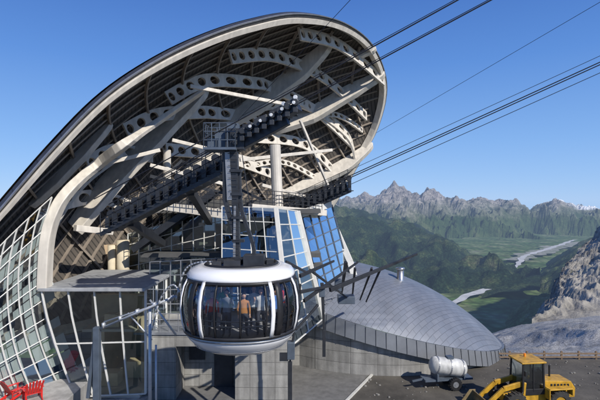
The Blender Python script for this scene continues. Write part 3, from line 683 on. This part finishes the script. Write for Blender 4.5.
# ---------------------------------------------------------------- terrace with chairs
tr_=B(); tr_.box((-16.5,24.2,.85),(9,3.4,1.7)).make('terrace',concp,None,False,.02)
def chair(x,y,z,rz):
    r=E('red_chair'); r.location=(x,y,z); r.rotation_euler=(0,0,rz); c_=B()
    for i in range(6): a=-.3+i*.12; c_.beam((a,.25,.36),(a*1.25,.62,1.0+.1*math.cos(a*4)),.1,.025,(0,1,0))
    for i in range(5): c_.box((0,-.28+i*.125,.42-i*.02),(.62,.11,.025))
    for sx in(-1,1):
        c_.box((sx*.4,-.02,.62),(.13,.75,.03)); c_.beam((sx*.36,-.32,0),(sx*.36,-.3,.61),.09,.04); c_.beam((sx*.33,-.34,.38),(sx*.33,.62,.04),.04,.12)
        c_.beam((sx*.36,.3,0),(sx*.36,.32,.61),.08,.04)
    c_.make('chair_frame',red,r,False,.008)
chair(-14.75,23.3,1.7,2.6); chair(-13.85,23.3,1.7,-2.4)
# ---------------------------------------------------------------- wheel loader
def wheel(bb,hub,c_,r,w):
    c_=V(c_); 
    prof=[(r*.55,-w/2),(r*.92,-w/2),(r,-w*.32),(r,w*.32),(r*.92,w/2),(r*.55,w/2)]
    t=B().lathe((0,0,0),prof,28); bb.add([V((p.x,p.z,p.y))+c_ for p in t.v],t.f)
    for k in range(18):
        a=2*math.pi*k/18; q=c_+V((math.cos(a)*r*1.0,0,math.sin(a)*r)); bb.beam(q+V((0,-w*.45,0)),q+V((0,w*.45,0)),.07,.07)
    hub.tube(c_+V((0,-w*.42,0)),c_+V((0,w*.42,0)),r*.5,n=20); hub.tube(c_+V((0,-w*.5,0)),c_+V((0,w*.5,0)),r*.2,n=12)
ld=E('yellow_wheel_loader'); ld.location=(13.15,26.0,0); ld.scale=(.93,.93,.93); ld.rotation_euler=(0,0,.12)
t_=B(); hb_=B()
for x in(-1.35,1.45):
    for y in(-.85,.85): wheel(t_,hb_,(x,y,.68),.68,.45)
t_.make('tyres',M('dusty_tyre',(.035,.033,.03),.9,0,.4,5),ld); hb_.make('hubs',yellow,ld)
y_=B()
y_.slab([(.7,-.55,.75),(2.75,-.55,.75),(2.8,-.55,1.3),(2.5,-.55,1.75),(.7,-.55,1.85)],(0,1.1,0))
y_.box((-.9,0,.85),(1.9,.8,.5)); y_.box((.15,0,.9),(1.4,1.2,.5))
for y in(-1.1,1.1):
    y_.box((1.45,y*.8,1.5),(1.5,.5,.08)); y_.box((2.2,y*.8,1.3),(.08,.5,.4)); y_.box((.7,y*.8,1.2),(.08,.5,.6))
for y in(-.5,.5):
    y_.beam((-.6,y,1.75),(-1.9,y,1.45),.14,.32); y_.beam((-1.9,y,1.45),(-2.9,y,.6),.14,.28); y_.beam((-.7,y,.9),(-.6,y,1.85),.16,.4)
y_.box((-.05,0,3.02),(1.6,1.5,.1)); y_.make('body_and_arms',yellow,ld,False,.03)
cbn=B()
for x in(-.75,.65):
    for y in(-.65,.65): cbn.beam((x,y,1.2),(x*.92,y*.95,3.0),.1,.1)
cbn.box((-.05,0,1.25),(1.45,1.35,.35)); cbn.beam((-.05,-.66,1.3),(-.05,-.63,3.0),.07,.07); cbn.box((.15,0,1.6),(.5,.55,.15)); cbn.box((.4,0,1.95),(.12,.5,.7)); cbn.beam((-.5,0,1.3),(-.35,0,1.9),.08,.08)
for k in range(6): cbn.box((1.2+k*.22,-.565,1.5-k*.01),(.12,.03,.3))
cbn.tube((1.6,.2,1.8),(1.6,.2,2.5),.06); cbn.tube((-1.0,0,1.3),(-2.3,0,1.15),.07); cbn.box((2.0,-.56,1.05),(1.2,.03,.16)); cbn.path([(-.8,-.7,1.3),(-.95,-.85,1.0),(-.95,-.85,.5)],.03)
cbn.box((-.8,-.95,2.5),(.06,.2,.3)); cbn.make('cab_frame',black,ld,False,.01)
B().add([(-.75,-.66,1.3),(.63,-.66,1.3),(.6,-.63,2.96),(-.7,-.63,2.96),(-.75,.66,1.3),(.63,.66,1.3),(.6,.63,2.96),(-.7,.63,2.96)],[(0,1,2,3),(4,5,6,7),(0,4,7,3),(1,5,6,2)]).make('cab_glass',g_wall,ld)
bk=B(); prof=[(-2.9,.75),(-2.75,.45),(-2.85,.15),(-3.2,.05),(-3.9,.05),(-3.2,.14),(-2.95,.22),(-2.88,.45),(-3.0,.78)]
bk.slab([(x,-1.2,z_) for x,z_ in prof],(0,2.4,0)); 
for y in(-1.22,1.16): bk.slab([(-2.8,y,.8),(-2.75,y,.1),(-3.8,y,.05),(-3.2,y,.8)],(0,.05,0))
bk.make('bucket',M('worn_bucket',(.25,.19,.10),.6,.4,.3,3),ld,False,.01)
B().tube((0,.3,3.1),(0,.3,3.28),.07).make('beacon',M('beacon_orange',(.8,.25,.02),.3),ld)
# tank trailer
tt=E('tank_trailer'); tt.location=(9.5,28.9,0); tt.rotation_euler=(0,0,.15); t=B().lathe((0,0,0),[(0,-1.25),(.3,-1.2),(.5,-1.05),(.55,-.9),(.55,.9),(.5,1.05),(.3,1.2),(0,1.25)],28)
Rm=Matrix.Rotation(math.radians(100),3,'Y'); B().add([Rm@p+V((0,0,1.3)) for p in t.v],t.f).make('tank',M('dirty_white',(.55,.55,.53),.55,0,.25,2,streak=.4),tt,True)
bands=B()
for x in(-.85,.0,.85):
    tb=B().lathe((0,0,x),[(.56,-.04),(.575,-.04),(.575,.04),(.56,.04)],28); bands.add([Rm@p+V((0,0,1.3)) for p in tb.v],tb.f)
bands.make('tank_bands',midgrey,tt)
q=B(); q.beam((-1.7,0,.6),(1.5,0,.6),.8,.12); 
for x in(-.9,.9): q.box((x,0,.8),(.1,1.0,.45))
q.beam((-1.7,0,.6),(-2.4,0,.5),.1,.1); q.box((.1,0,1.9),(.4,.4,.15)); q.make('chassis',bluegrey,tt)
t_=B(); hb_=B()
for y in(-.6,.6): wheel(t_,hb_,(.2,y,.38),.38,.22)
t_.make('tyres',black,tt); hb_.make('hubs',midgrey,tt)
# low timber fence at plaza edge
fz_=B()
for k in range(34):
    x=14.5+k*1.3; fz_.box((x,33.9,.28),(.12,.12,.66),random.uniform(-.2,.2))
for z_ in(.2,.45): fz_.box((14+22,33.82,z_),(44,.04,.12))
fz_.make('timber_fence',wood)
# rubble scattered along the yard
rb=B()
for k in range(700):
    x=random.uniform(4,30); y=random.uniform(24,33.6)
    if ((x-cx)/ax)**2+((y-cy)/by)**2<1.15: continue
    r=.015+.1*random.random()**3; rb.lathe((x,y,r*.3),[(0,-r*.6),(r,-r*.2),(r*.8,r*.4),(0,r*.7)],5,random.uniform(.7,1.3),random.uniform(.7,1.3),random.random(),random.random()+2*math.pi)
rb.make('rubble',M('rubble_stone',(.2,.19,.17),.9,0,.3,2))
# ---------------------------------------------------------------- sky, sun, camera
el,az=math.radians(38),math.radians(138)
w=bpy.data.worlds.new('World'); bpy.context.scene.world=w; w.use_nodes=True; nt=w.node_tree; L=nt.links.new
sk=nt.nodes.new('ShaderNodeTexSky'); sk.sky_type='NISHITA'; sk.sun_disc=False; sk.sun_elevation=el; sk.sun_rotation=az; sk.altitude=2200; sk.air_density=1.0; sk.dust_density=0; sk.ozone_density=2.5
# clear alpine air: deepen the blue near the horizon (by view elevation)
tc=N(nt,'ShaderNodeTexCoord'); sp=N(nt,'ShaderNodeSeparateXYZ'); L(tc.outputs['Generated'],sp.inputs[0])
rp=N(nt,'ShaderNodeValToRGB'); cr=rp.color_ramp; cr.elements[0].position=0; cr.elements[0].color=(.34,.56,.93,1); cr.elements[1].position=1; cr.elements[1].color=(.022,.075,.32,1)
for p_,c_ in ((.12,(.225,.45,.88)),(.28,(.11,.29,.75)),(.45,(.052,.165,.56))):
    e=cr.elements.new(p_); e.color=(*c_,1)
L(sp.outputs[2],rp.inputs[0])
sc_=N(nt,'ShaderNodeVectorMath',operation='SCALE'); sc_.inputs['Scale'].default_value=1/.12; L(rp.outputs[0],sc_.inputs[0])
mx=N(nt,'ShaderNodeMix',data_type='RGBA'); mx.inputs[0].default_value=.85; L(sk.outputs[0],mx.inputs[6]); L(sc_.outputs[0],mx.inputs[7])
L(mx.outputs[2],nt.nodes['Background'].inputs[0]); nt.nodes['Background'].inputs[1].default_value=.12
sl=bpy.data.lights.new('sun','SUN'); sl.energy=5.0; sl.angle=math.radians(.5); sl.color=(1,.95,.87); so=bpy.data.objects.new('sun',sl); bpy.context.collection.objects.link(so)
dv=V((math.sin(az)*math.cos(el),math.cos(az)*math.cos(el),math.sin(el))); so.rotation_euler=dv.to_track_quat('Z','Y').to_euler()
cd=bpy.data.cameras.new('camera'); co=bpy.data.objects.new('camera',cd); bpy.context.collection.objects.link(co)
co.location=CAM; co.rotation_euler=(math.radians(90),0,0); cd.lens=27; cd.sensor_width=36; cd.clip_start=.1; cd.clip_end=80000
bpy.context.scene.camera=co
sc=bpy.context.scene; sc.view_settings.view_transform='Standard'; sc.view_settings.look='None'; sc.view_settings.exposure=0
